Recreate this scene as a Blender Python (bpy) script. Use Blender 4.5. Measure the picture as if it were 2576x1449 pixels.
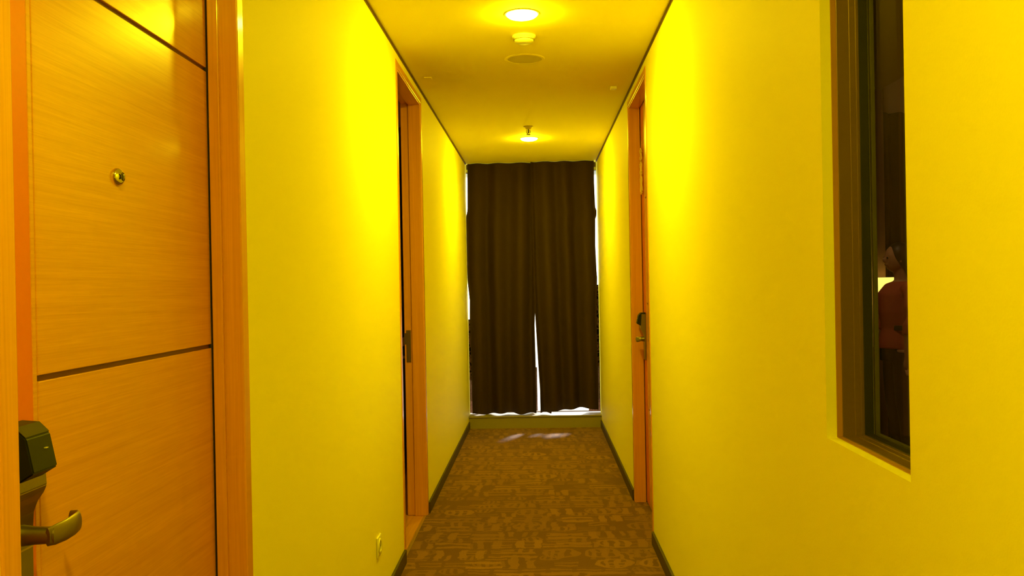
import bpy, bmesh, math, random
from mathutils import Vector, Matrix
random.seed(7)
S = bpy.context.scene
for o in list(bpy.data.objects): bpy.data.objects.remove(o, do_unlink=True)
C = S.collection
PI = math.pi

# ---------------------------------------------------------------- camera
YAW, PITCH, ROLL = -0.030410, -0.003624, -0.018348
cam = bpy.data.cameras.new('camera'); cam.sensor_width = 36; cam.lens = 2200/2576*36
cam.clip_start = 0.02; cam.clip_end = 200
co = bpy.data.objects.new('camera', cam); C.objects.link(co); S.camera = co
fw = Vector((math.sin(YAW)*math.cos(PITCH), math.cos(YAW)*math.cos(PITCH), math.sin(PITCH)))
rt = Vector((math.cos(YAW), -math.sin(YAW), 0)); up = rt.cross(fw)
r2 = math.cos(ROLL)*rt + math.sin(ROLL)*up; u2 = -math.sin(ROLL)*rt + math.cos(ROLL)*up
mw = Matrix((( r2.x, u2.x, -fw.x, 0), (r2.y, u2.y, -fw.y, 0), (r2.z, u2.z, -fw.z, 0), (0, 0, 0, 1)))
mw.translation = Vector((0, 0, 1.3435)); co.matrix_world = mw

# ---------------------------------------------------------------- world, sun, exposure
W = bpy.data.worlds.new('world'); S.world = W; W.use_nodes = True
bg = W.node_tree.nodes['Background']; bg.inputs[0].default_value = (0.92, 0.96, 1, 1); bg.inputs[1].default_value = 2.4
sd = bpy.data.lights.new('sun', 'SUN'); sd.energy = 20; sd.angle = math.radians(8); sd.color = (1, .93, .85)
so = bpy.data.objects.new('sun', sd); C.objects.link(so)
so.rotation_euler = Vector((-.4, -1, -.33)).to_track_quat('-Z', 'Y').to_euler()
S.view_settings.view_transform = 'Standard'; S.view_settings.look = 'None'
S.view_settings.exposure = 0; S.view_settings.gamma = 1; S.view_settings.use_curve_mapping = False

LAMP_COL = (1.0, 0.84, 0.010); LAMP_STR = 535

# ---------------------------------------------------------------- materials
def nt(name):
    m = bpy.data.materials.new(name); m.use_nodes = True
    return m, m.node_tree, m.node_tree.nodes['Principled BSDF']
def plain(name, col, rough=.5, metal=0, spec=.5, noise=0, scale=30, bump=0, coat=0, sheen=0):
    m, t, b = nt(name)
    b.inputs['Base Color'].default_value = (*col, 1); b.inputs['Roughness'].default_value = rough
    b.inputs['Metallic'].default_value = metal; b.inputs['Specular IOR Level'].default_value = spec
    b.inputs['Coat Weight'].default_value = coat
    b.inputs['Sheen Weight'].default_value = sheen
    tc = t.nodes.new('ShaderNodeTexCoord'); n = t.nodes.new('ShaderNodeTexNoise')
    n.inputs['Scale'].default_value = scale; n.inputs['Detail'].default_value = 4
    t.links.new(tc.outputs['Object'], n.inputs['Vector'])
    if noise:
        mx = t.nodes.new('ShaderNodeMix'); mx.data_type = 'RGBA'
        mx.inputs[6].default_value = (*[c*(1-noise) for c in col], 1); mx.inputs[7].default_value = (*[min(1, c*(1+noise)) for c in col], 1)
        t.links.new(n.outputs['Fac'], mx.inputs[0]); t.links.new(mx.outputs[2], b.inputs['Base Color'])
    if bump:
        bp = t.nodes.new('ShaderNodeBump'); bp.inputs['Strength'].default_value = bump; bp.inputs['Distance'].default_value = .002
        t.links.new(n.outputs['Fac'], bp.inputs['Height']); t.links.new(bp.outputs[0], b.inputs['Normal'])
    return m
def wood(name, c1, c2, axis='z', rough=.32, coat=.3, fine=1.0, spec=.5):
    """grain runs along axis"""
    m, t, b = nt(name)
    tc = t.nodes.new('ShaderNodeTexCoord'); mp = t.nodes.new('ShaderNodeMapping')
    sc = {'x': (1.2, 60, 60), 'y': (60, 1.2, 60), 'z': (60, 60, 1.2)}[axis]
    mp.inputs['Scale'].default_value = [s*fine for s in sc]
    n = t.nodes.new('ShaderNodeTexNoise'); n.inputs['Scale'].default_value = 1; n.inputs['Detail'].default_value = 6; n.inputs['Roughness'].default_value = .65
    n.inputs['Distortion'].default_value = .4
    mp2 = t.nodes.new('ShaderNodeMapping'); mp2.inputs['Scale'].default_value = [s*5*fine for s in sc]
    n2 = t.nodes.new('ShaderNodeTexNoise'); n2.inputs['Scale'].default_value = 1; n2.inputs['Detail'].default_value = 3
    r = t.nodes.new('ShaderNodeValToRGB'); r.color_ramp.elements[0].position = .3; r.color_ramp.elements[1].position = .7
    r.color_ramp.elements[0].color = (*c1, 1); r.color_ramp.elements[1].color = (*c2, 1)
    ad = t.nodes.new('ShaderNodeMath'); ad.operation = 'MULTIPLY_ADD'; ad.inputs[1].default_value = .45
    ad2 = t.nodes.new('ShaderNodeMath'); ad2.operation = 'MULTIPLY'; ad2.inputs[1].default_value = .55
    L = t.links.new
    L(tc.outputs['Object'], mp.inputs[0]); L(tc.outputs['Object'], mp2.inputs[0]); L(mp.outputs[0], n.inputs[0]); L(mp2.outputs[0], n2.inputs[0])
    L(n.outputs[0], ad2.inputs[0]); L(n2.outputs[0], ad.inputs[0]); L(ad2.outputs[0], ad.inputs[2]); L(ad.outputs[0], r.inputs[0])
    L(r.outputs[0], b.inputs['Base Color'])
    b.inputs['Roughness'].default_value = rough; b.inputs['Coat Weight'].default_value = coat; b.inputs['Coat Roughness'].default_value = .1
    b.inputs['Specular IOR Level'].default_value = spec
    bp = t.nodes.new('ShaderNodeBump'); bp.inputs['Strength'].default_value = .05; bp.inputs['Distance'].default_value = .001
    L(n2.outputs[0], bp.inputs['Height']); L(bp.outputs[0], b.inputs['Normal'])
    return m
def emit(name, col, s):
    m, t, b = nt(name); b.inputs['Base Color'].default_value = (.8, .8, .8, 1)
    b.inputs['Emission Color'].default_value = (*col, 1); b.inputs['Emission Strength'].default_value = s
    return m

M_wall = plain('yellow_wall_paint', (.90, .81, .07), .6, noise=.015, scale=260, bump=.12, spec=.1)
M_ceil = plain('ceiling_paint', (.93, .82, .08), .8, noise=.015, scale=200, bump=.06, spec=.2)
M_door = wood('oak_veneer_horizontal', (.58, .225, .02), (.74, .325, .038), 'y', .3, .45, fine=1.5, spec=.45)
M_frame = wood('oak_veneer_vertical', (.64, .25, .016), (.82, .355, .034), 'z', .34, .5, fine=.8, spec=.4)
M_frameh = wood('oak_veneer_head', (.62, .235, .015), (.78, .33, .032), 'y', .34, .5, fine=.8, spec=.4)
M_stile = plain('orange_edge_band', (.70, .15, .008), .4, noise=.04, scale=90)
M_core = plain('groove_core', (.16, .05, .01), .6)
M_gap = plain('door_gap_shade', (.03, .015, .006), .8)
M_base = plain('baseboard_dark', (.050, .032, .026), .5, noise=.1, scale=60)
M_trim = plain('shadow_gap_brown', (.16, .09, .04), .7)
M_kerb = plain('kerb_paint', (.28, .23, .17), .5, noise=.05, scale=40)
M_bronze = plain('bronze_lock_metal', (.27, .23, .18), .38, metal=1, noise=.06, scale=200)
M_black = plain('black_reader_plastic', (.010, .012, .011), .5, noise=.1, scale=300, spec=.3)
M_browntop = plain('brown_reader_top', (.04, .025, .016), .6, spec=.3)
M_chrome = plain('chrome', (.8, .8, .78), .08, metal=1)
M_lens = plain('viewer_lens', (.05, .04, .03), .05, coat=1)
M_white = plain('white_plastic', (.85, .80, .55), .4)
M_whited = plain('socket_well', (.5, .46, .3), .5)
M_grille = plain('speaker_grille', (.66, .57, .2), .7, noise=.05, scale=400)
M_dark = plain('dark_hole', (.02, .015, .01), .8)
M_diff = emit('lamp_diffuser', LAMP_COL, LAMP_STR)
M_alu = plain('bronze_aluminium', (.21, .125, .055), .38, metal=.4, noise=.04, scale=120)
M_alu2 = plain('bronze_aluminium_inner', (.17, .10, .065), .4, metal=.3)
M_sash = plain('orange_brown_seal', (.40, .19, .04), .5)
M_gasket = plain('black_gasket', (.012, .010, .006), .7)
M_reflstrip = plain('olive_reflection', (.22, .19, .09), .5)
M_curt = plain('dark_brown_blackout_fabric', (.043, .024, .016), .85, noise=.12, scale=400, bump=.2, spec=.1)
M_brass = plain('threshold_strip', (.55, .40, .16), .35, metal=.8)
M_floorwood = wood('orange_wood_floor', (.50, .22, .03), (.72, .34, .05), 'y', .3, .3)
M_beige = plain('beige_plaster', (.72, .55, .36), .8, noise=.03)
M_brownwall = plain('dark_brown_laminate', (.20, .10, .04), .5, noise=.1, scale=8)
M_darkcurt = plain('near_black_curtain', (.03, .018, .012), .9, spec=.05)
M_olive = plain('dim_room_ceiling', (.55, .48, .22), .8)
M_skin = plain('skin', (.62, .34, .20), .5, noise=.05)
M_hair = plain('black_hair', (.012, .009, .007), .45)
M_red = plain('coral_red_fabric', (.62, .12, .07), .8, noise=.08, scale=60)
M_trous = plain('black_trousers', (.012, .011, .013), .8)
M_dcloth = plain('dark_clothing', (.035, .025, .02), .8)
M_shade = emit('lit_lamp_shade', (1.0, .72, .14), 2.3)

def carpet():
    m, t, b = nt('brown_patterned_carpet'); L = t.links.new; N = t.nodes.new
    def mth(op, a=None, bb=None, c=None):
        n = N('ShaderNodeMath'); n.operation = op
        for i, v in enumerate((a, bb, c)):
            if v is None: continue
            if isinstance(v, (int, float)): n.inputs[i].default_value = v
            else: L(v, n.inputs[i])
        return n.outputs[0]
    tc = N('ShaderNodeTexCoord'); nz = N('ShaderNodeTexNoise'); nz.inputs['Scale'].default_value = 10; nz.inputs['Detail'].default_value = 5
    L(tc.outputs['Object'], nz.inputs[0])
    sub = N('ShaderNodeVectorMath'); sub.operation = 'SUBTRACT'; L(nz.outputs['Color'], sub.inputs[0]); sub.inputs[1].default_value = (.5, .5, .5)
    scl = N('ShaderNodeVectorMath'); scl.operation = 'SCALE'; L(sub.outputs[0], scl.inputs[0]); scl.inputs['Scale'].default_value = .065
    add = N('ShaderNodeVectorMath'); L(tc.outputs['Object'], add.inputs[0]); L(scl.outputs[0], add.inputs[1])
    sx = N('ShaderNodeSeparateXYZ'); L(add.outputs[0], sx.inputs[0])
    def layer(cw, ch, ox, oy, seed):
        v = mth('DIVIDE', mth('ADD', sx.outputs[1], oy), ch); row = mth('FLOOR', v)
        wr = N('ShaderNodeTexWhiteNoise'); wr.noise_dimensions = '1D'; L(mth('ADD', row, seed), wr.inputs['W'])
        u = mth('ADD', mth('DIVIDE', mth('ADD', sx.outputs[0], ox), cw), wr.outputs[0])
        col = mth('FLOOR', u); fu = mth('SUBTRACT', mth('FRACT', u), .5); fv = mth('SUBTRACT', mth('FRACT', v), .5)
        cmb = N('ShaderNodeCombineXYZ'); L(col, cmb.inputs[0]); L(row, cmb.inputs[1]); cmb.inputs[2].default_value = seed
        wn = N('ShaderNodeTexWhiteNoise'); L(cmb.outputs[0], wn.inputs[0])
        sc = N('ShaderNodeSeparateColor'); L(wn.outputs['Color'], sc.inputs[0]); r1, r2_, r3 = sc.outputs
        inb = mth('MULTIPLY', mth('LESS_THAN', mth('ABSOLUTE', fu), .42), mth('LESS_THAN', mth('ABSOLUTE', fv), .42))
        barsh = mth('MULTIPLY', inb, mth('GREATER_THAN', mth('SINE', mth('MULTIPLY', fv, 16)), .0))
        barsv = mth('MULTIPLY', inb, mth('GREATER_THAN', mth('SINE', mth('MULTIPLY', fu, 15)), .1))
        rr = mth('ADD', mth('MULTIPLY', fu, fu), mth('MULTIPLY', fv, fv))
        oval = mth('MULTIPLY', mth('LESS_THAN', rr, .2), mth('MAXIMUM', mth('GREATER_THAN', rr, .12), mth('GREATER_THAN', mth('SINE', mth('MULTIPLY', fu, 26)), 0)))
        a = mth('MULTIPLY', barsh, mth('LESS_THAN', r1, .42))
        bq = mth('MULTIPLY', barsv, mth('MULTIPLY', mth('GREATER_THAN', r1, .42), mth('LESS_THAN', r1, .68)))
        c = mth('MULTIPLY', oval, mth('MULTIPLY', mth('GREATER_THAN', r1, .68), mth('LESS_THAN', r1, .88)))
        return mth('MULTIPLY', mth('ADD', a, mth('ADD', bq, c)), mth('ADD', .5, mth('MULTIPLY', r2_, .5)))
    pat = mth('MAXIMUM', layer(.21, .16, 5, 5, 3.0), mth('MULTIPLY', layer(.13, .10, 3.3, 3.05, 11.0), .75))
    fz = N('ShaderNodeTexNoise'); fz.inputs['Scale'].default_value = 260; fz.inputs['Detail'].default_value = 3; L(tc.outputs['Object'], fz.inputs[0])
    fac = mth('MULTIPLY', pat, mth('ADD', .35, mth('MULTIPLY', fz.outputs[0], .9)))
    mx = N('ShaderNodeMix'); mx.data_type = 'RGBA'; L(fac, mx.inputs[0])
    mx.inputs[6].default_value = (.158, .060, .038, 1); mx.inputs[7].default_value = (.34, .155, .055, 1)
    mul = N('ShaderNodeMix'); mul.data_type = 'RGBA'; mul.blend_type = 'MULTIPLY'; mul.inputs[0].default_value = .55
    L(mx.outputs[2], mul.inputs[6]); rp = N('ShaderNodeValToRGB'); L(fz.outputs[0], rp.inputs[0]); rp.color_ramp.elements[0].position = .3; rp.color_ramp.elements[0].color = (.3, .3, .3, 1); rp.color_ramp.elements[1].position = .65
    L(rp.outputs[0], mul.inputs[7]); L(mul.outputs[2], b.inputs['Base Color'])
    b.inputs['Roughness'].default_value = .95; b.inputs['Specular IOR Level'].default_value = .1; b.inputs['Sheen Weight'].default_value = .15
    bp = N('ShaderNodeBump'); bp.inputs['Strength'].default_value = .5; bp.inputs['Distance'].default_value = .004
    L(fz.outputs[0], bp.inputs['Height']); L(bp.outputs[0], b.inputs['Normal'])
    return m
M_carpet = carpet()

def glass(name, tint, ior):
    m = bpy.data.materials.new(name); m.use_nodes = True; t = m.node_tree; t.nodes.clear(); L = t.links.new
    o = t.nodes.new('ShaderNodeOutputMaterial'); mix = t.nodes.new('ShaderNodeMixShader'); f = t.nodes.new('ShaderNodeFresnel')
    gm = t.nodes.new('ShaderNodeNewGeometry'); mi = t.nodes.new('ShaderNodeMix'); mi.inputs[2].default_value = ior; mi.inputs[3].default_value = 1/ior; L(gm.outputs['Backfacing'], mi.inputs[0]); L(mi.outputs[0], f.inputs[0]); tr = t.nodes.new('ShaderNodeBsdfTransparent'); tr.inputs[0].default_value = (*tint, 1)
    g = t.nodes.new('ShaderNodeBsdfGlossy'); g.inputs['Roughness'].default_value = .01
    L(f.outputs[0], mix.inputs[0]); L(tr.outputs[0], mix.inputs[1]); L(g.outputs[0], mix.inputs[2]); L(mix.outputs[0], o.inputs[0])
    return m
M_glass = glass('tinted_glass', (.85, .85, .8), 1.22)
M_glassc = glass('clear_glass', (.97, .98, .97), 1.3)

def pattern_mat(name, c1, c2, scale, transl=0.0):
    m, t, b = nt(name); tc = t.nodes.new('ShaderNodeTexCoord'); v = t.nodes.new('ShaderNodeTexVoronoi'); v.feature = 'DISTANCE_TO_EDGE'
    v.inputs['Scale'].default_value = scale; r = t.nodes.new('ShaderNodeValToRGB')
    r.color_ramp.elements[0].position = .06; r.color_ramp.elements[0].color = (*c1, 1); r.color_ramp.elements[1].position = .16; r.color_ramp.elements[1].color = (*c2, 1)
    t.links.new(tc.outputs['Object'], v.inputs['Vector']); t.links.new(v.outputs['Distance'], r.inputs[0]); t.links.new(r.outputs[0], b.inputs['Base Color'])
    b.inputs['Roughness'].default_value = .9
    if transl:
        out = t.nodes['Material Output']; mix = t.nodes.new('ShaderNodeMixShader'); tl = t.nodes.new('ShaderNodeBsdfTranslucent')
        mix.inputs[0].default_value = transl; t.links.new(r.outputs[0], tl.inputs[0])
        t.links.new(b.outputs[0], mix.inputs[1]); t.links.new(tl.outputs[0], mix.inputs[2]); t.links.new(mix.outputs[0], out.inputs[0])
    return m
M_lace = pattern_mat('patterned_lace', (.22, .11, .06), (.015, .008, .005), 26, .5)
M_sheer = pattern_mat('pink_sheer', (.30, .20, .15), (.22, .14, .10), 40, .6)
M_scarf = pattern_mat('patterned_scarf', (.03, .02, .012), (.55, .32, .12), 34)

# ---------------------------------------------------------------- mesh helpers
class MB:
    def __init__(s): s.bm = bmesh.new()
    def box(s, x0, x1, y0, y1, z0, z1, bev=0, seg=2):
        b2 = bmesh.new(); bmesh.ops.create_cube(b2, size=1)
        for v in b2.verts: v.co = Vector(((x0+x1)/2 + v.co.x*(x1-x0), (y0+y1)/2 + v.co.y*(y1-y0), (z0+z1)/2 + v.co.z*(z1-z0)))
        if bev: bmesh.ops.bevel(b2, geom=b2.edges[:], offset=bev, segments=seg, affect='EDGES', profile=.5)
        return s._add(b2)
    def _add(s, b2, M=None):
        if M is not None: bmesh.ops.transform(b2, matrix=M, verts=b2.verts)
        me = bpy.data.meshes.new('tmp'); b2.to_mesh(me); b2.free(); s.bm.from_mesh(me); bpy.data.meshes.remove(me); return s
    def lathe(s, prof, c, axis='z', n=40, M=None):
        """prof: [(r,h)], h along axis, centre c"""
        b2 = bmesh.new(); rings = []
        for r, h in prof:
            if r < 1e-6: rings.append([b2.verts.new((0, 0, h))])
            else: rings.append([b2.verts.new((r*math.cos(2*PI*i/n), r*math.sin(2*PI*i/n), h)) for i in range(n)])
        for a, b in zip(rings, rings[1:]):
            for i in range(n):
                j = (i+1) % n
                if len(a) == 1 and len(b) == 1: continue
                if len(a) == 1: b2.faces.new((a[0], b[i], b[j]))
                elif len(b) == 1: b2.faces.new((a[i], a[j], b[0]))
                else: b2.faces.new((a[i], a[j], b[j], b[i]))
        R = {'z': Matrix.Identity(4), 'x': Matrix.Rotation(PI/2, 4, 'Y'), 'y': Matrix.Rotation(-PI/2, 4, 'X'), '-x': Matrix.Rotation(-PI/2, 4, 'Y')}[axis]
        MM = Matrix.Translation(Vector(c)) @ R
        return s._add(b2, MM if M is None else M @ MM)
    def prism(s, pts, axis, a, b, bev=0):
        """closed 2-D outline extruded along axis; pts are the two other coords in xyz order"""
        b2 = bmesh.new()
        def mk(p, h): return {'x': (h, p[0], p[1]), 'y': (p[0], h, p[1]), 'z': (p[0], p[1], h)}[axis]
        lo = [b2.verts.new(mk(p, a)) for p in pts]; hi = [b2.verts.new(mk(p, b)) for p in pts]
        b2.faces.new(lo); b2.faces.new(hi[::-1]); n = len(pts)
        for i in range(n): b2.faces.new((lo[i], lo[(i+1) % n], hi[(i+1) % n], hi[i]))
        bmesh.ops.recalc_face_normals(b2, faces=b2.faces)
        if bev: bmesh.ops.bevel(b2, geom=b2.edges[:], offset=bev, segments=2, affect='EDGES')
        return s._add(b2)
    def tube(s, pts, rad, n=12, flat=1.0):
        """loft round sections through pts, rad scalar or list"""
        pts = [Vector(p) for p in pts]; rad = rad if isinstance(rad, (list, tuple)) else [rad]*len(pts)
        b2 = bmesh.new(); rings = []
        up_ = Vector((0, 0, 1))
        for i, p in enumerate(pts):
            d = (pts[min(i+1, len(pts)-1)] - pts[max(i-1, 0)]).normalized()
            a = d.cross(up_) if abs(d.dot(up_)) < .95 else d.cross(Vector((1, 0, 0)))
            a.normalize(); bb = d.cross(a).normalized()
            rr = rad[i] if isinstance(rad[i], tuple) else (rad[i], rad[i]*flat)
            rings.append([b2.verts.new(p + a*math.cos(2*PI*k/n)*rr[0] + bb*math.sin(2*PI*k/n)*rr[1]) for k in range(n)])
        for A, B in zip(rings, rings[1:]):
            for k in range(n): b2.faces.new((A[k], A[(k+1) % n], B[(k+1) % n], B[k]))
        b2.faces.new(rings[0][::-1]); b2.faces.new(rings[-1])
        return s._add(b2)
    def ball(s, c, r, sc=(1, 1, 1), sub=3):
        b2 = bmesh.new(); bmesh.ops.create_icosphere(b2, subdivisions=sub, radius=r)
        for v in b2.verts: v.co = Vector((v.co.x*sc[0]+c[0], v.co.y*sc[1]+c[1], v.co.z*sc[2]+c[2]))
        return s._add(b2)
    def sheet(s, fn, nu, nv, thick=0):
        b2 = bmesh.new(); g = [[b2.verts.new(fn(i/nu, j/nv)) for j in range(nv+1)] for i in range(nu+1)]
        for i in range(nu):
            for j in range(nv): b2.faces.new((g[i][j], g[i+1][j], g[i+1][j+1], g[i][j+1]))
        if thick:
            bmesh.ops.recalc_face_normals(b2, faces=b2.faces); bmesh.ops.solidify(b2, geom=b2.faces[:], thickness=thick)
        return s._add(b2)
    def build(s, name, mat, parent=None, smooth=False, map=None, loc=None):
        """world-space vertices; stored relative to the top-level parent's origin"""
        if map:
            for v in s.bm.verts: v.co = Vector(map(v.co))
        off = Vector((0, 0, 0)); p = parent
        while p is not None: off += Vector(p.location); p = p.parent
        if parent is None and loc is not None: off = Vector(loc)
        for v in s.bm.verts: v.co -= off
        bmesh.ops.recalc_face_normals(s.bm, faces=s.bm.faces)
        if smooth:
            for f in s.bm.faces: f.smooth = True
        me = bpy.data.meshes.new(name); s.bm.to_mesh(me); s.bm.free(); me.materials.append(mat)
        if smooth and hasattr(me, 'set_sharp_from_angle'): me.set_sharp_from_angle(angle=math.radians(38))
        o = bpy.data.objects.new(name, me); C.objects.link(o)
        if parent is not None: o.parent = parent
        elif loc is not None: o.location = loc
        return o
def tag(o, label=None, cat=None, group=None, kind=None):
    if label: o['label'] = label
    if cat: o['category'] = cat
    if group: o['group'] = group
    if kind: o['kind'] = kind
    return o
def thing(name, loc, label, cat, group=None, kind=None):
    o = bpy.data.objects.new(name, None); o.empty_display_size = .1; C.objects.link(o); o.location = loc
    return tag(o, label, cat, group, kind)
def struct(name, mb, mat, label, cat):
    return tag(mb.build(name, mat), label, cat, kind='structure')

# ---------------------------------------------------------------- setting
XL, XR, H, YE = -.676, .568, 2.5, 8.18
T = .12           # wall thickness
TR = .094
YB = -3.0
f = MB().box(XL-T*.15, XR+T, YB, YE, -.1, 0)
struct('floor', f, M_carpet, 'brown carpet with pale ovals and dashes running down the corridor', 'carpet floor')
c = MB().box(XL-.15, XR+.15, YB, 8.62, H, H+.1)
struct('ceiling', c, M_ceil, 'flat yellow-lit ceiling above the corridor', 'ceiling')
# left wall with two door openings: y 1.067..2.005 and 4.23..5.15 up to z=2.455
DZ = 2.455
w = MB()
for a, b in ((YB, 1.067), (2.005, 4.23), (5.15, 8.345)): w.box(XL-T, XL, a, b, -.02, H)
for a, b in ((1.067, 2.005), (4.23, 5.15)): w.box(XL-T, XL, a, b, DZ, H)
struct('wall_left', w, M_wall, 'yellow painted wall on the left of the corridor', 'wall')
# right wall: door 4.50..5.41, window y 1.365..1.758, z 1.03..2.26
w = MB()
for a, b in ((YB, 1.365), (1.758, 4.50), (5.41, 8.345)): w.box(XR, XR+TR, a, b, -.02, H)
w.box(XR, XR+TR, 4.50, 5.41, DZ, H); w.box(XR, XR+TR, 1.365, 1.758, -.02, 1.028); w.box(XR, XR+TR, 1.365, 1.758, 2.26, H)
struct('wall_right', w, M_wall, 'yellow painted wall on the right, pierced by the narrow interior window', 'wall')
struct('wall_back', MB().box(XL-T, XR+T, YB-.1, YB, -.02, H+.1), M_wall, 'yellow wall closing the corridor behind the viewer', 'wall')
# baseboards
bl = MB()
for a, b in ((YB, 1.067), (2.005, 4.23), (5.15, YE)): bl.box(XL, XL+.012, a, b, 0, .066, .0015)
struct('baseboard_left', bl, M_base, 'dark low baseboard along the left wall', 'baseboard')
br = MB()
for a, b in ((YB, 4.50), (5.41, YE)): br.box(XR-.012, XR, a, b, 0, .066, .0015)
struct('baseboard_right', br, M_base, 'dark low baseboard along the right wall', 'baseboard')
# dark solid strips painted as the shade of a ceiling gap
struct('trim_1', MB().box(XL, XL+.010, YB, 8.28, H-.006, H).box(XL, XL+.003, YB, 8.28, H-.011, H-.006), M_trim, 'thin dark strip painted as the shadow line where the left wall meets the ceiling', 'ceiling trim')
struct('trim_2', MB().box(XR-.010, XR, YB, 8.28, H-.006, H).box(XR-.003, XR, YB, 8.28, H-.011, H-.006), M_trim, 'thin dark strip painted as the shadow line where the right wall meets the ceiling', 'ceiling trim')
# end kerb below the window
k = MB().box(XL, XR, YE, 8.345, -.02, .098, .002).box(XL, XR, YE+.004, 8.345, .09, .108).box(XL-.11, XR+.11, 8.345, 8.62, -.02, .108).box(XL-.15, XL-.09, 8.345, 8.62, -.02, H).box(XR+.09, XR+.15, 8.345, 8.62, -.02, H).box(XL, XR, YE-.006, 8.345, .102, .116, .002)
struct('wall_end', k, M_kerb, 'low pale olive kerb below the curtained end window', 'low wall')
kw = MB().box(XL-.15, XR+.15, 8.46, 8.62, 2.44, H+.1)
struct('trim_3', kw, M_wall, 'lintel above the end window behind the curtain heads', 'lintel')
# end window
w1 = thing('window_1', (0, 8.5, .124), 'tall daylight window behind the dark curtains at the corridor end', 'window', kind='structure')
fr = MB()
for a, b in ((XL-.09, XL-.07), (XR+.07, XR+.09)): fr.box(a, b, 8.47, 8.53, .124, 2.44)
fr.box(XL-.09, XR+.09, 8.47, 8.53, .108, .114); fr.box(XL-.09, XR+.09, 8.47, 8.53, 2.42, 2.47); fr.box(-.09, -.05, 8.47, 8.53, .13, 2.42)
fr.build('window_frame', M_alu, w1)
MB().box(XL-.075, XR+.075, 8.497, 8.503, .13, 2.43).build('glass_pane', M_glassc, w1)

# ---------------------------------------------------------------- doors
def make_frame(root, mp, Wd, d_stop, d_end=.115):
    """mp maps (u, d, z); u=0 inner lock side, u=Wd inner hinge side, d into the recess"""
    Z = 2.417
    def B(m, u0, u1, d0, d1, z0, z1, bev=0):
        m.box(u0, u1, d0, d1, z0, z1, bev)
    for s, nm in ((0, 'jamb'), (1, 'jamb')):
        m = MB()
        if s == 0: a, b, e = -.04, 0, 1
        else: a, b, e = Wd, Wd+.04, -1
        B(m, a, b, -.004, d_end, 0, DZ-.002, .003)
        if s == 0: B(m, -.001, .010, d_stop[0], d_stop[1], 0, Z, .0015)
        else: B(m, Wd-.010, Wd+.001, d_stop[0], d_stop[1], 0, Z, .0015)
        m.build(nm, M_frame, root, map=mp)
    m = MB(); B(m, -.0395, Wd+.0395, -.0038, d_end-.001, Z, DZ-.003, .003)
    B(m, .0, Wd, d_stop[0], d_stop[1], Z-.010, Z+.001, .0015)
    m.build('head_frame', M_frameh, root, map=mp)
def make_leaf(root, mp, Wd, d0, th=.04, grooves=(.59, 1.2175, 1.842), ug=.162, stile=True):
    ztop = 2.409; g = .0045; a, b = .004, Wd-.004
    m = MB().box(a+.002, b-.001, d0+.006, d0+th, .008, ztop)
    zs = [.008] + list(grooves) + [ztop]
    for i in range(len(zs)-1):
        z0 = zs[i] + (g if i else 0); z1 = zs[i+1] - (g if i < len(zs)-2 else 0)
        m.box(ug+.0015, b, d0, d0+.008, z0, z1, .0012)
    leaf = m.build('door_leaf', M_door, root, map=mp)
    q = MB()
    for z in grooves: q.box(ug+.001, b-.001, d0+.0055, d0+.0058, z-g, z+g)
    q.build('groove_line', M_core, leaf, map=mp)
    MB().box(ug-.012, ug-.0015, d0-.0005, d0+.007, .008, ztop, .001).build('edge_strip', M_door, leaf, map=mp)
    tag(MB().box(a, ug-.012, d0, d0+.007, .008, ztop, .001).build('lock_stile', M_stile, leaf, map=mp), 'plain reddish orange lock stile')
    return leaf
def make_lock(root, leaf, mp, uc, d0):
    """key card lock; side profile protrudes toward -d"""
    w2 = .035
    def prof(pts, u0, u1, bev): # pts (d,z)
        return MB().prism([(d, z) for d, z in pts], 'x', u0, u1, bev)
    m = prof([(d0, 1.154), (d0-.026, 1.154), (d0-.032, 1.070), (d0-.028, 1.060), (d0-.018, 1.046), (d0-.012, 1.030), (d0-.010, 1.0), (d0-.010, .878), (d0, .878)], uc-w2, uc+w2, .0015)
    body = m.build('lock_body', M_bronze, leaf, map=mp)
    prof([(d0-.004, 1.162), (d0-.028, 1.160), (d0-.043, 1.146), (d0-.053, 1.098), (d0-.026, 1.082), (d0-.004, 1.092)], uc-w2+.001, uc+.026, .002).build('card_reader', M_black, leaf, map=mp)
    prof([(d0-.003, 1.1635), (d0-.028, 1.1615), (d0-.042, 1.148), (d0-.028, 1.159), (d0-.003, 1.160)], uc-w2+.002, uc+.025, 0).build('reader_cap', M_browntop, leaf, map=mp)
    tag(MB().box(uc+.002, uc+.008, d0-.0500, d0-.0458, 1.1270, 1.1282).build('indicator_light', M_whited, leaf, map=mp), 'tiny pale indicator mark')
    MB().box(uc-w2+.001, uc+w2-.001, d0-.0108, d0-.0098, .981, .9835).build('plate_seam', M_brass, leaf, map=mp)
    # lever: neck then flat blade curling back at its tip
    m = MB(); zc = 1.004; uN = uc+.006
    m.tube([(uN, d0-.006, zc), (uN, d0-.030, zc), (uN+.001, d0-.048, zc), (uN+.004, d0-.056, zc)], [.0155, .0125, .012, .0125], 20)
    pts = [(uN-.010, d0-.053, zc), (uN+.004, d0-.056, zc), (uN+.028, d0-.058, zc), (uN+.050, d0-.0575, zc+.001), (uN+.068, d0-.055, zc+.002), (uN+.078, d0-.048, zc+.003), (uN+.081, d0-.036, zc+.004)]
    hw = [(.004, .0125), (.005, .0145), (.005, .0152), (.005, .0155), (.0048, .0150), (.0045, .0130), (.004, .0105)]
    m.tube(pts, hw, 20)
    m.build('lever_handle', M_bronze, leaf, smooth=True, map=mp)

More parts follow.
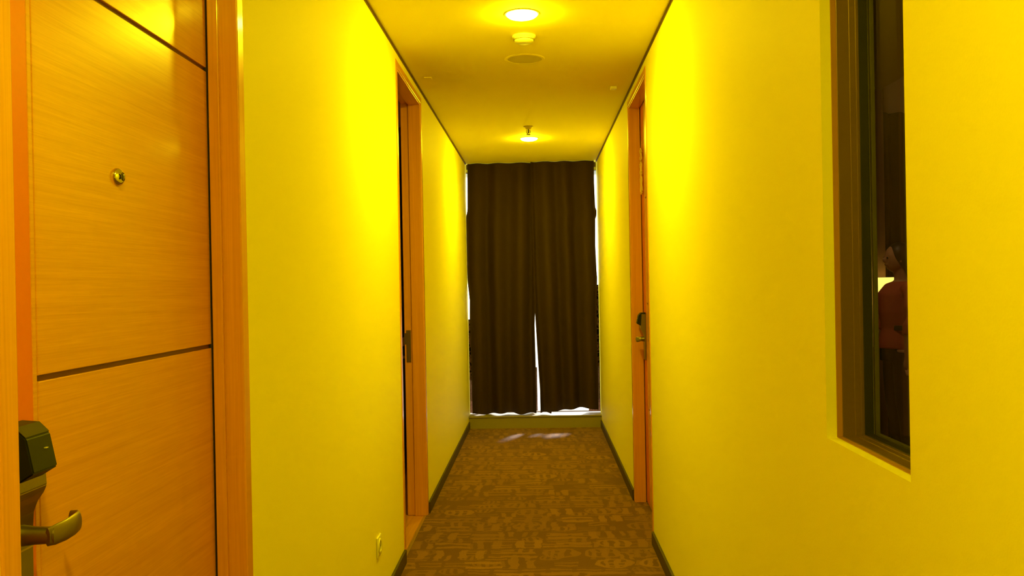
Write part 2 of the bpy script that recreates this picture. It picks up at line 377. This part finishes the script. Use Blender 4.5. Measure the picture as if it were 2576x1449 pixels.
# near left door
Y1 = 1.107; W1 = .858
mp1 = lambda v: (XL - v[1], Y1 + v[0], v[2])
d1 = thing('door_1', (XL, 1.536, 0), 'closed pale oak door at the near left with peephole and card lock', 'door', kind='structure')
make_frame(d1, mp1, W1, (.038, .062))
lf = make_leaf(d1, mp1, W1, .066)
make_lock(d1, lf, mp1, .092, .066)
MB().box(.0015, .006, .064, .1, 0, 2.415).box(W1-.010, W1-.0015, .064, .1, 0, 2.415).build('gap_shade', M_gap, d1, map=mp1)  # near-black strips stand in for the shade between leaf and jamb
pc = (XL-.066, 1.527, 1.547)
pr = thing_none = MB().lathe([(0, .010), (.004, .0098), (.0075, .009), (.008, .0105), (.0115, .0085), (.0150, .0050), (.0163, .0015), (.0165, 0), (0, 0)], pc, 'x', 36)
ph = pr.build('peephole', M_chrome, lf, smooth=True)
MB().lathe([(0, .0128), (.004, .0122), (.0068, .0102), (.0072, .009), (0, .009)], pc, 'x', 28).build('viewer_lens', M_lens, lf, smooth=True)

# open left door: frame only in the corridor, leaf swung into the bedroom
Y2 = 5.11; W2 = .84
mp2 = lambda v: (XL - v[1], Y2 - v[0], v[2])
d2 = thing('door_2', (XL, 4.71, 0), 'open doorway on the left with orange oak frame, leaf swung into the bedroom', 'door', kind='structure')
make_frame(d2, mp2, W2, (.0, .070), .116)
hx, hy = XL-.118, Y2-W2+.004
def mp2o(v):  # leaf coordinates swung 97 degrees about the hinge
    u, d, z = v; a = W2-.004-u; dd = d-.078
    th = math.radians(97)
    # closed: along +y from the hinge; opened: rotate towards -x
    vx, vy = -dd, a
    return (hx + vx*math.cos(th) - vy*math.sin(th), hy + vx*math.sin(th) + vy*math.cos(th), z)
lf2 = make_leaf(d2, mp2o, W2, .078)
make_lock(d2, lf2, mp2o, .092, .078)
# strike plate on the far jamb
sp = MB().box(-.0015, .0005, .078, .105, .900, 1.088, .0005).box(-.0015, .0004, .098, .118, 1.005, 1.072, .0005)
stp = sp.build('strike_plate', M_bronze, d2, map=lambda v: (XL-v[1], Y2-v[0]-.002, v[2]))
tag(MB().box(0, .0006, .086, .098, 1.030, 1.058).box(0, .0006, .088, .096, .920, .972).build('bolt_hole', M_sash, stp, map=lambda v: (XL-v[1], Y2-v[0]-.0016, v[2])), 'small bright bolt openings')
struct('trim_4', MB().box(XL-.02, XL-.004, 4.27, 5.11, 0, .004, .001), M_brass, 'slim pale threshold strip across the open left doorway', 'threshold')

# right door
Y3 = 5.37; W3 = .83
mp3 = lambda v: (XR + v[1], Y3 - v[0], v[2])
d3 = thing('door_3', (XR, 4.955, 0), 'closed orange oak door on the right with card lock beyond the window', 'door', kind='structure')
make_frame(d3, mp3, W3, (.0, .066), .112)
lf3 = make_leaf(d3, mp3, W3, .070)
make_lock(d3, lf3, mp3, .092, .070)
MB().box(.0015, .006, .066, .1, 0, 2.415).box(W3-.006, W3-.0015, .066, .1, 0, 2.415).build('gap_shade', M_gap, d3, map=mp3)  # same near-black strips for the shaded gap here
# pale ornament hanging on the right door: three linked lobes
orn = MB(); ox, oy = XR+.060, 5.272
def ring(cz, rz, ry, r, n=22):
    orn.tube([(ox+.002*math.sin(5*a), oy+ry*math.sin(a), cz+rz*math.cos(a)) for a in [2*PI*i/n for i in range(n+1)]], r, 8)
orn.lathe([(0, -.004), (.018, -.004), (.022, 0), (.018, .004), (0, .004)], (ox, oy, 2.11), 'x', 24)
ring(2.11, .036, .022, .005); ring(2.025, .040, .020, .006); ring(1.93, .055, .020, .006); orn.tube([(ox, oy, 2.15), (ox+.004, oy, 2.19)], .002, 6); orn.tube([(ox, oy, 1.985), (ox, oy, 1.88)], .005, 8)
tag(orn.build('door_ornament', plain('pale_carved_wood', (.80, .55, .22), .5), loc=(ox, oy, 1.88)), 'pale ornament of three linked lobes hanging on the right-hand door', 'ornament')
# unseen dark box added behind the near-left door to stop light leaks
struct('wall_light_block', MB().box(-1.0, -.9, .9, 2.2, -.1, 2.6).box(-.9, XL-T, .9, 1.0, -.1, 2.6).box(-.9, XL-T, 2.1, 2.2, -.1, 2.6).box(-.9, XL-T, .9, 2.2, 2.5, 2.6).box(-.9, XL-T*.1, .9, 2.2, -.1, 0), M_brownwall, 'added unseen dark box stopping light leaks behind the closed near left door', 'wall')

# ---------------------------------------------------------------- narrow window in the right wall
w2 = thing('window_2', (XR+.05, 1.56, 1.03), 'narrow dark interior window in the right wall with bronze frame', 'window', kind='structure')
y0, y1, z0, z1 = 1.365, 1.758, 1.028, 2.26
def frame_ring(x0, x1, t, inner=0):
    m = MB(); a, b, cz, dz = y0+inner, y1-inner, z0+inner, z1-inner
    m.box(x0, x1, b-t, b, cz, dz, .0008).box(x0, x1, a, a+t, cz, dz, .0008)
    m.box(x0, x1, a+t*.9, b-t*.9, cz, cz+t, .0008).box(x0, x1, a+t*.9, b-t*.9, dz-t, dz, .0008)
    return m
frame_ring(.588, .600, .0015).build('outer_seal', M_sash, w2)
frame_ring(.599, .624, .003).build('outer_frame', M_alu, w2)
frame_ring(.623, .636, .0045).build('sash_frame', M_alu, w2)
frame_ring(.635, .6415, .006).build('inner_frame', M_alu2, w2)
frame_ring(.641, .6585, .007).build('gasket', M_gasket, w2)
frame_ring(.6630, .6705, .009).build('reflection_strip', M_reflstrip, w2)  # olive ring painted in for a reflection in the pane
MB().box(.6585, .6625, y0+.004, y1-.004, z0+.004, z1-.004).build('glass_pane', M_glass, w2)

# ---------------------------------------------------------------- ceiling fittings
def downlight(x, y, label):
    t = thing('ceiling_light', (x, y, H), label, 'ceiling light', 'round downlights along the corridor ceiling')
    MB().lathe([(.0665, -.001), (.0675, -.003), (.074, -.003), (.076, -.0015), (.076, 0), (.0665, 0)], (x, y, H), 'z', 48).build('trim_ring', M_white, t, smooth=True)
    MB().lathe([(.0665, -.002), (.0655, -.007), (.058, -.013), (.042, -.018), (.022, -.021), (0, -.022)], (x, y, H), 'z', 48).build('diffuser', M_diff, t, smooth=True)
    return t
downlight(-.050, 3.741, 'bright round ceiling light nearer the viewer, in front of the detector')
downlight(-.054, 6.926, 'bright round ceiling light farther down the corridor, just behind the sprinkler')
downlight(-.050, .38, 'round ceiling light behind the viewer, out of frame')
t = thing('smoke_detector', (-.047, 4.075, H), 'small round white detector between the near ceiling light and the round grille', 'smoke detector')
MB().lathe([(0, 0), (.056, 0), (.056, -.006), (.053, -.010), (.050, -.012), (.050, -.014), (0, -.014)], (-.047, 4.075, H), 'z', 40).build('base', M_white, t, smooth=True)
MB().lathe([(0, -.034), (.030, -.034), (.043, -.028), (.047, -.018), (.046, -.013), (0, -.013)], (-.047, 4.075, H), 'z', 40).build('housing', M_white, t, smooth=True)
MB().lathe([(.0475, -.0175), (.0485, -.019), (.0475, -.0205)], (-.047, 4.075, H), 'z', 40).build('sensing_slot', M_trim, t, smooth=True)
t = thing('ceiling_speaker', (-.050, 4.485, H), 'round darker yellow speaker grille flush in the ceiling behind the detector', 'ceiling speaker')
MB().lathe([(.088, -.001), (.088, -.004), (.100, -.004), (.103, -.001), (.103, 0), (.088, 0)], (-.050, 4.485, H), 'z', 48).build('rim', M_ceil, t, smooth=True)
MB().lathe([(0, -.0025), (.088, -.0022), (.0885, 0), (0, 0)], (-.050, 4.485, H), 'z', 48).build('grille', M_grille, t, smooth=True)
t = thing('sprinkler', (-.054, 6.40, H), 'small pendant fire sprinkler in front of the far ceiling light', 'sprinkler')
MB().lathe([(0, 0), (.036, 0), (.036, -.002), (.026, -.006), (.018, -.022), (.014, -.024), (0, -.024)], (-.054, 6.4, H), 'z', 32).build('escutcheon', plain('sprinkler_cup', (.55, .42, .2), .4), t, smooth=True)
MB().lathe([(.006, -.02), (.007, -.05), (.005, -.052), (0, -.052)], (-.054, 6.4, H), 'z', 20).tube([(-.066, 6.4, H-.026), (-.068, 6.4, H-.045), (-.056, 6.4, H-.06)], .0025, 8).tube([(-.042, 6.4, H-.026), (-.040, 6.4, H-.045), (-.052, 6.4, H-.06)], .0025, 8).build('frame', M_bronze, t, smooth=True)
MB().lathe([(0, -.058), (.015, -.058), (.016, -.060), (.015, -.062), (0, -.062)], (-.054, 6.4, H), 'z', 24).build('deflector', M_bronze, t, smooth=True)
def cover(x, y, label, mat, sx, sy, th=.004):
    tag(MB().box(x-sx, x+sx, y-sy, y+sy, H-th, H, .0015).build('cover_plate', mat, loc=(x, y, H)), label, 'cover plate')
cover(.462, 5.174, 'small pale rectangular cover plate on the ceiling near the right door', M_white, .018, .02, .016)
cover(-.592, 4.84, 'small round-edged cover plate on the ceiling near the open left door', M_ceil, .02, .022)

# socket on the left wall
sy, sz = 3.558, .285
t = thing('wall_socket', (XL, sy, sz), 'square socket with round well low on the left wall', 'socket')
ms = MB().box(XL, XL+.007, sy-.042, sy+.042, sz-.042, sz+.042, .003, 3)
ms.build('cover_frame', M_white, t, smooth=True)
MB().lathe([(.021, .0065), (.022, .0105), (.027, .0115), (.030, .010), (.031, .0065)], (XL, sy, sz), 'x', 40).build('socket_rim', M_white, t, smooth=True)
MB().lathe([(0, .0072), (.021, .0072), (.0215, .009)], (XL, sy, sz), 'x', 32).build('socket_well', M_whited, t, smooth=True)
for s in (-1, 1): MB().lathe([(0, .0078), (.003, .0078), (.003, .007)], (XL, sy+s*.0095, sz), 'x', 12).build('pin_hole', M_dark, t)

# ---------------------------------------------------------------- curtains
YC = 8.268
def lerp_tab(tab, z):
    if z <= tab[0][0]: return tab[0][1]
    for (a, va), (b, vb) in zip(tab, tab[1:]):
        if z <= b: return va + (vb-va)*(z-a)/(b-a)
    return tab[-1][1]
# outer edges and inner edges as functions of height
LE = [(.12, -.650), (.40, -.650), (.50, -.652), (1.0, -.660), (1.04, -.661), (1.2, -.657), (1.40, -.6745), (1.5, -.6755), (2.0, -.6755), (2.06, -.662), (2.5, -.655)]
RE = [(.12, .545), (.5, .545), (1.0, .541), (1.40, .553), (1.45, .549), (1.7, .541), (1.95, .545), (1.985, .558), (2.03, .558), (2.06, .546), (2.3, .540), (2.5, .541)]
LI = [(.12, -.041), (.6, -.040), (.96, -.044), (1.05, -.039), (1.4, -.030), (2.5, -.020)]
RI = [(.12, -.004), (.35, -.005), (.6, -.018), (.8, -.026), (.96, -.033), (1.05, -.038), (1.4, -.045), (2.5, -.055)]
def fold(s, z, seed, nf):
    ph = seed*1.7
    a = .044*math.sin(2*PI*nf*s + ph + .25*math.sin(z*1.3+seed)) + .005*math.sin(4*PI*nf*s*.77 + ph*2 + .3*z)
    return a*(.55 + .45*min(1, (2.5-z)/.8))
def bottom(x):
    return .126 + .006*math.sin(x*17+1) + (.042*max(0, math.sin((x-.02)*4.6)) if x > .1 else .004*math.sin(x*40))
def panel(name, E0, E1, seed, nf, label, yo=0):
    def fn(s, v):
        z_ = v; zz = 2.4985*v + .13*(1-v)
        x = lerp_tab(E0, zz)*(1-s) + lerp_tab(E1, zz)*s
        zb = bottom(x); z = zb + (2.4985-zb)*v
        x = lerp_tab(E0, z)*(1-s) + lerp_tab(E1, z)*s
        edge = min(1, s/.04, (1-s)/.04)
        return (x, YC + yo + fold(s, z, seed, nf)*(.12+.88*edge), z)
    m = MB(); m.sheet(fn, 150, 90, .0035)
    o = m.build(name, M_curt, smooth=True, loc=(0, YC, .13))
    return tag(o, label, 'curtain', 'dark blackout curtains over the end window')
panel('curtain', LE, LI, 1.3, 3.1, 'left half of the dark brown curtain pair covering the end window', .022)
panel('curtain', RI, RE, 3.8, 3.2, 'right half of the dark brown curtain pair covering the end window', -.016)
# patterned lace edges seen low in the side gaps
def lace(x0, x1, za, zb, name, mat, label, yy):
    m = MB(); m.sheet(lambda s, v: (x0+(x1-x0)*s, yy+.006*math.sin(s*14+v*5), za+(zb-za)*v), 16, 24, .001)
    tag(m.build(name, mat, smooth=True, loc=(x0, yy, za)), label, 'lace curtain')
lace(-.735, -.56, .44, 1.02, 'lace_curtain', M_lace, 'dark patterned lace panel beside the left edge of the blackout curtain', 8.375)
lace(.46, .630, .55, 1.33, 'lace_curtain', M_lace, 'dark patterned lace panel beside the right edge of the blackout curtain', 8.375)
lace(-.735, -.56, .122, .45, 'sheer_curtain', M_sheer, 'pinkish sheer hem low at the left curtain edge', 8.39)
lace(.46, .630, .122, .56, 'sheer_curtain', M_sheer, 'pinkish sheer hem low at the right curtain edge', 8.39)
lace(-.09, -.029, .13, .55, 'sheer_curtain', M_sheer, 'pinkish sheer strip in the centre gap between the curtains', 8.40)
def white_sheer(s, v):  # added sheet, spreads the direct sun and turns the curtain gaps white
    return (XL-.07+(XR-XL+.14)*s, 8.432+.010*math.sin(s*60), .25+.012*math.sin(s*31+2)+(2.43-.25)*v)
M_voile = plain('white_voile', (.85, .86, .85), .9, spec=0)
tn = M_voile.node_tree; tl_ = tn.nodes.new('ShaderNodeBsdfTranslucent'); tl_.inputs[0].default_value = (.9, .92, .9, 1)
mx_ = tn.nodes.new('ShaderNodeMixShader'); mx_.inputs[0].default_value = .75
tn.links.new(tn.nodes['Principled BSDF'].outputs[0], mx_.inputs[1]); tn.links.new(tl_.outputs[0], mx_.inputs[2]); tn.links.new(mx_.outputs[0], tn.nodes['Material Output'].inputs[0])
mv = MB(); mv.sheet(white_sheer, 120, 20, .0008)
tag(mv.build('sun_diffusing_voile', M_voile, smooth=True, loc=(0, 8.43, .2)), 'thin white voile added behind the dark curtains to diffuse the sun and whiten the gaps', 'curtain')
tag(MB().box(XL+.004, XR-.004, YC+.10, YC+.12, 2.455, 2.4995, .002).build('curtain_track', M_trim, loc=(0, YC+.08, 2.46)), 'slim dark curtain track, placed unseen behind the curtain heads to block light', 'curtain track')  # set behind the curtain heads to block light above them

# ---------------------------------------------------------------- left bedroom seen through the open door
LX0, LX1, LY0, LY1 = -3.6, XL-T, 3.3, 6.72
struct('floor_bedroom', MB().box(LX0, XL-.018, LY0, LY1, -.1, -.001), M_floorwood, 'orange wooden floor of the bedroom beyond the open left door', 'floor')
struct('wall_bedroom', MB().box(LX0-.1, LX1, LY1, LY1+.1, -.1, 2.9).box(LX0-.1, LX0, LY0, LY1, -.1, 2.9).box(LX0-.1, LX1, LY0-.1, LY0, -.1, 2.9), M_beige, 'beige walls of the bedroom beyond the open left door', 'wall')
struct('wall_bedroom_upper', MB().box(LX1, LX1+.05, LY0-.1, LY1+.1, 2.5, 2.9), M_beige, 'upper wall of the bedroom above corridor height', 'wall')
struct('ceiling_bedroom', MB().box(LX0-.1, LX1+.05, LY0-.1, LY1+.1, 2.8, 2.9), M_beige, 'beige ceiling of the bedroom beyond the open left door', 'ceiling')
def drape(name, x0, x1, yy, za, zb, mat, label, n):
    m = MB(); m.sheet(lambda s, v: (x0+(x1-x0)*s, yy+.03*math.sin(s*n*2*PI), za+(zb-za)*v), n*10, 6, .004)
    tag(m.build(name, mat, smooth=True, loc=((x0+x1)/2, yy, za)), label, 'curtain')
drape('bedroom_curtain', -2.4, -.86, 6.62, .01, 2.55, M_darkcurt, 'dark floor-length curtain inside the bedroom past the open left door', 12)
t = thing('bedroom_light', (-2.2, 5.0, 2.8), 'round ceiling light of the left bedroom, hidden from the corridor', 'ceiling light')
MB().lathe([(.14, 0), (.14, -.03), (.10, -.05), (0, -.055)], (-2.2, 5.0, 2.8), 'z', 32).build('diffuser', emit('bedroom_diffuser', (1, .72, .30), 9), t, smooth=True)

# ---------------------------------------------------------------- dim room built in place of the partly mirrored view in the narrow window
RX0, RX1, RY0, RY1 = XR+TR, 3.9, .2, 7.5
struct('floor_suite', MB().box(RX0, RX1, RY0, RY1, -.1, 0), M_brownwall, 'dark floor of the room behind the narrow window', 'floor')
struct('wall_suite', MB().box(RX0, RX1+.1, RY1, RY1+.1, -.1, 3.1).box(RX1, RX1+.1, RY0, RY1, -.1, 3.1).box(RX0, RX1+.1, RY0-.1, RY0, -.1, 3.1), M_beige, 'beige walls of the dim room behind the narrow window', 'wall')
struct('wall_suite_upper', MB().box(RX0-.05, RX0, RY0-.1, RY1+.1, 2.5, 3.1), M_beige, 'upper wall of the dim room above corridor height', 'wall')
struct('ceiling_suite', MB().box(RX0-.05, RX1+.1, RY0-.1, RY1+.1, 3.1, 3.2).box(RX0, 1.99, RY0, 5.1, 2.43, 2.55), M_olive, 'olive ceiling of the dim room, its dropped part standing in for a reflection in the glass', 'ceiling')  # dropped slab stands in for a ceiling mirrored in the glass
wd = thing('wardrobe', (2.35, 7.3, 0), 'tall dark brown wardrobe beside the lit lamp behind the narrow window', 'wardrobe')
MB().box(1.6, 2.785, 7.1, 7.49, 0, 3.05, .004).build('carcass', M_brownwall, wd)
for a, b in ((1.62, 2.19), (2.21, 2.775)):
    dr = MB().box(a, b, 7.08, 7.1, .06, 3.0, .003).build('door', M_brownwall, wd)
    MB().box(b-.05, b-.035, 7.06, 7.08, 1.0, 1.3, .003).build('handle', M_bronze, dr)
drape('suite_curtain', 2.80, 3.85, 7.40, .02, 2.72, M_darkcurt, 'near-black floor-length curtain in the room behind the narrow window', 8)
t = thing('suite_fill_light', (2.0, 5.42, 3.1), 'added unseen fill light brightening the person in the dim room, kept out of view', 'ceiling light')  # unseen fill light, added to brighten the person and walls
MB().lathe([(.11, 0), (.11, -.02), (.08, -.035), (0, -.04)], (2.0, 5.42, 3.1), 'z', 32).build('diffuser', emit('suite_fill_glow', (1, .68, .34), 48), t, smooth=True)
# bedside lamp on a slim stand
ly = 6.95; lx = 2.755
t = thing('floor_lamp', (lx, ly, 0), 'glowing square-shaded yellow lamp seen through the narrow window', 'lamp')
MB().lathe([(0, 0), (.12, 0), (.12, .012), (.02, .02), (0, .02)], (lx, ly, 0), 'z', 32).build('base', M_bronze, t, smooth=True)
MB().lathe([(.009, .02), (.009, 1.14), (0, 1.14)], (lx, ly, 0), 'z', 16).build('pole', M_bronze, t, smooth=True)
MB().lathe([(.100, 1.108), (.102, 1.108), (.102, 1.348), (.100, 1.348)], (lx, ly, 0), 'z', 40).build('lamp_shade', M_shade, t, smooth=True)

# ---------------------------------------------------------------- people
def person(root, P, voxel=.008):
    """one continuous body from overlapping lofted limbs, fused by a voxel remesh"""
    X = P['at'][0]; Y = P['at'][1]; Z = P['at'][2]; rot = P['face']; sc = P['scale']
    cr, sr = math.cos(rot), math.sin(rot)
    def w(p):  # local: +y faces forward, x to the person's right
        return (X + sc*(p[0]*cr - p[1]*sr), Y + sc*(p[0]*sr + p[1]*cr), Z + sc*p[2])
    def mm(v): return w(v)
    b = MB()
    # torso
    b.tube([(0, 0, .86), (0, -.005, .95), (0, .0, 1.06), (0, .005, 1.20), (0, 0, 1.33), (0, -.01, 1.41), (0, -.01, 1.45)],
           [(.15, .105), (.16, .11), (.135, .09), (.15, .105), (.165, .10), (.11, .075), (.05, .05)], 20)
    b.tube([(0, -.012, 1.42), (0, .0, 1.50), (0, .012, 1.56)], [.052, .047, .05], 14)
    hy = P.get('nod', 0)
    hc = (0, .025+hy, 1.625)
    b.ball(hc, .1, (.76, .93, 1.12), 3); b.ball((0, .045+hy, 1.575), .07, (.78, .9, .85), 3)
    b.ball((0, .125+hy, 1.612), .016, (.8, 1, 1.5), 2)                       # nose
    b.tube([(-.022, .108+hy, 1.573), (0, .116+hy, 1.572), (.022, .108+hy, 1.573)], .007, 8)   # lips
    for s in (-1, 1):
        b.ball((s*.076, .02+hy, 1.615), .024, (.35, .8, 1.2), 2)              # ears
        b.ball((s*.03, .098+hy, 1.645), .018, (1.3, .5, .5), 2)               # brow
    for s in (-1, 1):
        hip = (s*.085, 0, .90); kn = (s*.09, .015, .49); an = (s*.09, -.02, .09)
        b.tube([hip, (s*.09, .01, .70), kn, (s*.092, -.015, .33), an], [.088, .076, .055, .053, .036], 16)
        b.tube([(s*.09, -.05, .045), (s*.092, .03, .042), (s*.10, .12, .026), (s*.102, .165, .02)], [(.034, .04), (.04, .04), (.045, .024), (.03, .016)], 14)
    for s, arm in ((1, P['arm_r']), (-1, P['arm_l'])):
        sh, el, wr, hd = [Vector(q) for q in arm]
        b.tube([Vector((s*.10, -.01, 1.385)), sh, sh.lerp(el, .5), el, el.lerp(wr, .4), wr], [.05, .052, .043, .036, .034, .024], 14)
        d = (hd-wr).normalized(); side = d.cross(Vector((0, 0, 1)) if abs(d.z) < .9 else Vector((1, 0, 0))).normalized()
        nrm = d.cross(side).normalized()
        palm = wr + d*.085
        b.tube([wr, wr + d*.03, wr + d*.06, palm], [(.024, .018), (.034, .017), (.040, .016), (.038, .013)], 14)
        curl = P.get('curl', .5)
        for i, (off, ln) in enumerate(((-.030, .066), (-.010, .076), (.010, .071), (.029, .056))):
            q = palm + side*off; pts = [q - d*.02]; dd = d.copy()
            for k in range(4):
                pts.append(pts[-1] + dd*(.02 if k == 0 else ln/3)); dd = (dd + nrm*curl*.45).normalized()
            b.tube(pts, [.0105, .010, .009, .0085, .007], 8)
        tq = wr + d*.03 - side*.03*s; b.tube([tq, tq - side*.02*s + d*.025 + nrm*.008, tq - side*.026*s + d*.05 + nrm*.016, tq - side*.022*s + d*.068 + nrm*.02], [.013, .012, .010, .008], 8)
    o = b.build('body', M_skin, root, smooth=True, map=mm)
    md = o.modifiers.new('fuse', 'REMESH'); md.mode = 'VOXEL'; md.voxel_size = voxel; md.use_smooth_shade = True
    ms_ = o.modifiers.new('soften', 'SMOOTH'); ms_.factor = .5; ms_.iterations = 3
    return mm, hy
def fuse(o, v=.009):
    md = o.modifiers.new('fuse', 'REMESH'); md.mode = 'VOXEL'; md.voxel_size = v; md.use_smooth_shade = True
    s = o.modifiers.new('soften', 'SMOOTH'); s.iterations = 4
    return o
def eyes(root, mm, hy):
    for s in (-1, 1): MB().ball((s*.03, .112+hy, 1.628), .0105, (1, .6, .7), 2).build('eye', M_dark, root, smooth=True, map=mm)

# person behind the narrow window: coral top, dark trousers, arm hanging with a bag ring
pa = thing('person', (2.63, 6.45, 0), 'black-haired person in coral red top and black trousers, seen in the narrow window', 'person')
PA = dict(at=(2.63, 6.45, 0), face=math.radians(93), scale=.915, arm_r=((.185, -.01, 1.36), (.235, .03, 1.10), (.22, .16, .90), (.21, .22, .80)),
          arm_l=((-.185, -.01, 1.36), (-.25, .05, 1.10), (-.235, .06, .86), (-.23, .05, .74)), curl=.7)
mmA, hyA = person(pa, PA); eyes(pa, mmA, hyA)
top = MB(); top.tube([(0, 0, .90), (0, -.005, .97), (0, 0, 1.07), (0, .008, 1.20), (0, 0, 1.33), (0, -.01, 1.41), (0, -.01, 1.44)], [(.180, .130), (.178, .128), (.148, .104), (.165, .12), (.18, .115), (.125, .09), (.068, .062)], 24)
for s, arm in ((1, PA['arm_r']), (-1, PA['arm_l'])):
    sh, el, wr, hd = [Vector(q) for q in arm]
    top.tube([Vector((s*.10, -.01, 1.385)), sh, sh.lerp(el, .5), el, el.lerp(wr, .3)], [.062, .066, .058, .052, .046], 16)
fuse(top.build('top', M_red, pa, smooth=True, map=mmA))
tr_ = MB()
tr_.tube([(0, 0, .80), (0, -.005, .88), (0, -.005, .95)], [(.165, .12), (.172, .122), (.165, .117)], 20)
for s in (-1, 1): tr_.tube([(s*.085, 0, .88), (s*.09, .01, .70), (s*.09, .015, .49), (s*.092, -.01, .33), (s*.09, -.02, .07)], [.104, .092, .074, .070, .062], 18)
fuse(tr_.build('trousers', M_trous, pa, smooth=True, map=mmA))
for s in (-1, 1): fuse(MB().tube([(s*.09, -.06, .04), (s*.092, .03, .045), (s*.10, .12, .032), (s*.102, .18, .024)], [(.042, .042), (.047, .05), (.052, .034), (.036, .024)], 16).build('shoe', M_dark, pa, smooth=True, map=mmA), .007)
hr = MB().ball((0, .0, 1.640), .105, (.86, .98, 1.10), 3).ball((0, -.06, 1.57), .075, (1.05, .8, 1.3), 3).tube([(0, -.075, 1.60), (0, -.095, 1.50), (0, -.10, 1.40)], [(.085, .05), (.08, .045), (.05, .025)], 16)
fuse(hr.build('hair', M_hair, pa, smooth=True, map=mmA))
MB().lathe([(.150, 1.055), (.153, 1.057), (.153, 1.092), (.150, 1.094)], (0, 0, 0), 'z', 36).build('belt', M_dark, pa, smooth=True, map=lambda v: mmA((v[0], v[1]*.72, v[2])))
MB().tube([(.05+.026*math.cos(a), .112, 1.073+.026*math.sin(a)) for a in [2*PI*i/24 for i in range(25)]], .004, 8).build('ring_buckle', M_chrome, pa, smooth=True, map=mmA)

# person standing in the left bedroom, mostly hidden by the door jamb
pb = thing('person', (-1.12, 6.30, 0), 'dark-clothed person with a patterned scarf standing in the left bedroom, sliver seen past the jamb', 'person')
PB = dict(at=(-1.12, 6.30, 0), face=math.radians(165), scale=.94, arm_r=((.185, -.01, 1.36), (.22, -.03, 1.10), (.16, .14, .98), (.08, .2, 1.0)),
          arm_l=((-.185, -.01, 1.36), (-.27, -.05, 1.08), (-.15, .14, .98), (-.08, .19, 1.0)), curl=.6)
mmB, hyB = person(pb, PB); eyes(pb, mmB, hyB)
top = MB(); top.tube([(0, 0, .88), (0, -.005, .97), (0, 0, 1.07), (0, .008, 1.20), (0, 0, 1.33), (0, -.01, 1.41), (0, -.01, 1.44)], [(.185, .135), (.178, .128), (.152, .108), (.165, .12), (.18, .115), (.125, .09), (.068, .062)], 24)
for s, arm in ((1, PB['arm_r']), (-1, PB['arm_l'])):
    sh, el, wr, hd = [Vector(q) for q in arm]
    top.tube([Vector((s*.10, -.01, 1.385)), sh, sh.lerp(el, .6)], [.062, .064, .056], 16)
fuse(top.build('shirt', M_dcloth, pb, smooth=True, map=mmB))
tr_ = MB(); tr_.tube([(0, 0, .80), (0, -.005, .88), (0, -.005, .93)], [(.165, .12), (.172, .122), (.165, .117)], 20)
for s in (-1, 1): tr_.tube([(s*.085, 0, .88), (s*.09, .01, .70), (s*.09, .015, .49), (s*.092, -.01, .33), (s*.09, -.02, .07)], [.104, .092, .074, .070, .062], 18)
fuse(tr_.build('trousers', M_trous, pb, smooth=True, map=mmB))
for s in (-1, 1): fuse(MB().tube([(s*.09, -.06, .04), (s*.092, .03, .045), (s*.10, .12, .032), (s*.102, .18, .024)], [(.042, .042), (.047, .05), (.052, .034), (.036, .024)], 16).build('shoe', M_dark, pb, smooth=True, map=mmB), .007)
fuse(MB().ball((0, .0, 1.640), .105, (.86, .98, 1.10), 3).ball((0, -.05, 1.57), .075, (1.05, .8, 1.2), 3).build('hair', M_hair, pb, smooth=True, map=mmB))
sc_ = MB().tube([(0, -.01, 1.30), (0, -.01, 1.38), (0, 0, 1.44), (0, .01, 1.52)], [(.200, .135), (.185, .125), (.125, .105), (.085, .085)], 24)
fuse(sc_.build('scarf', M_scarf, pb, smooth=True, map=mmB))
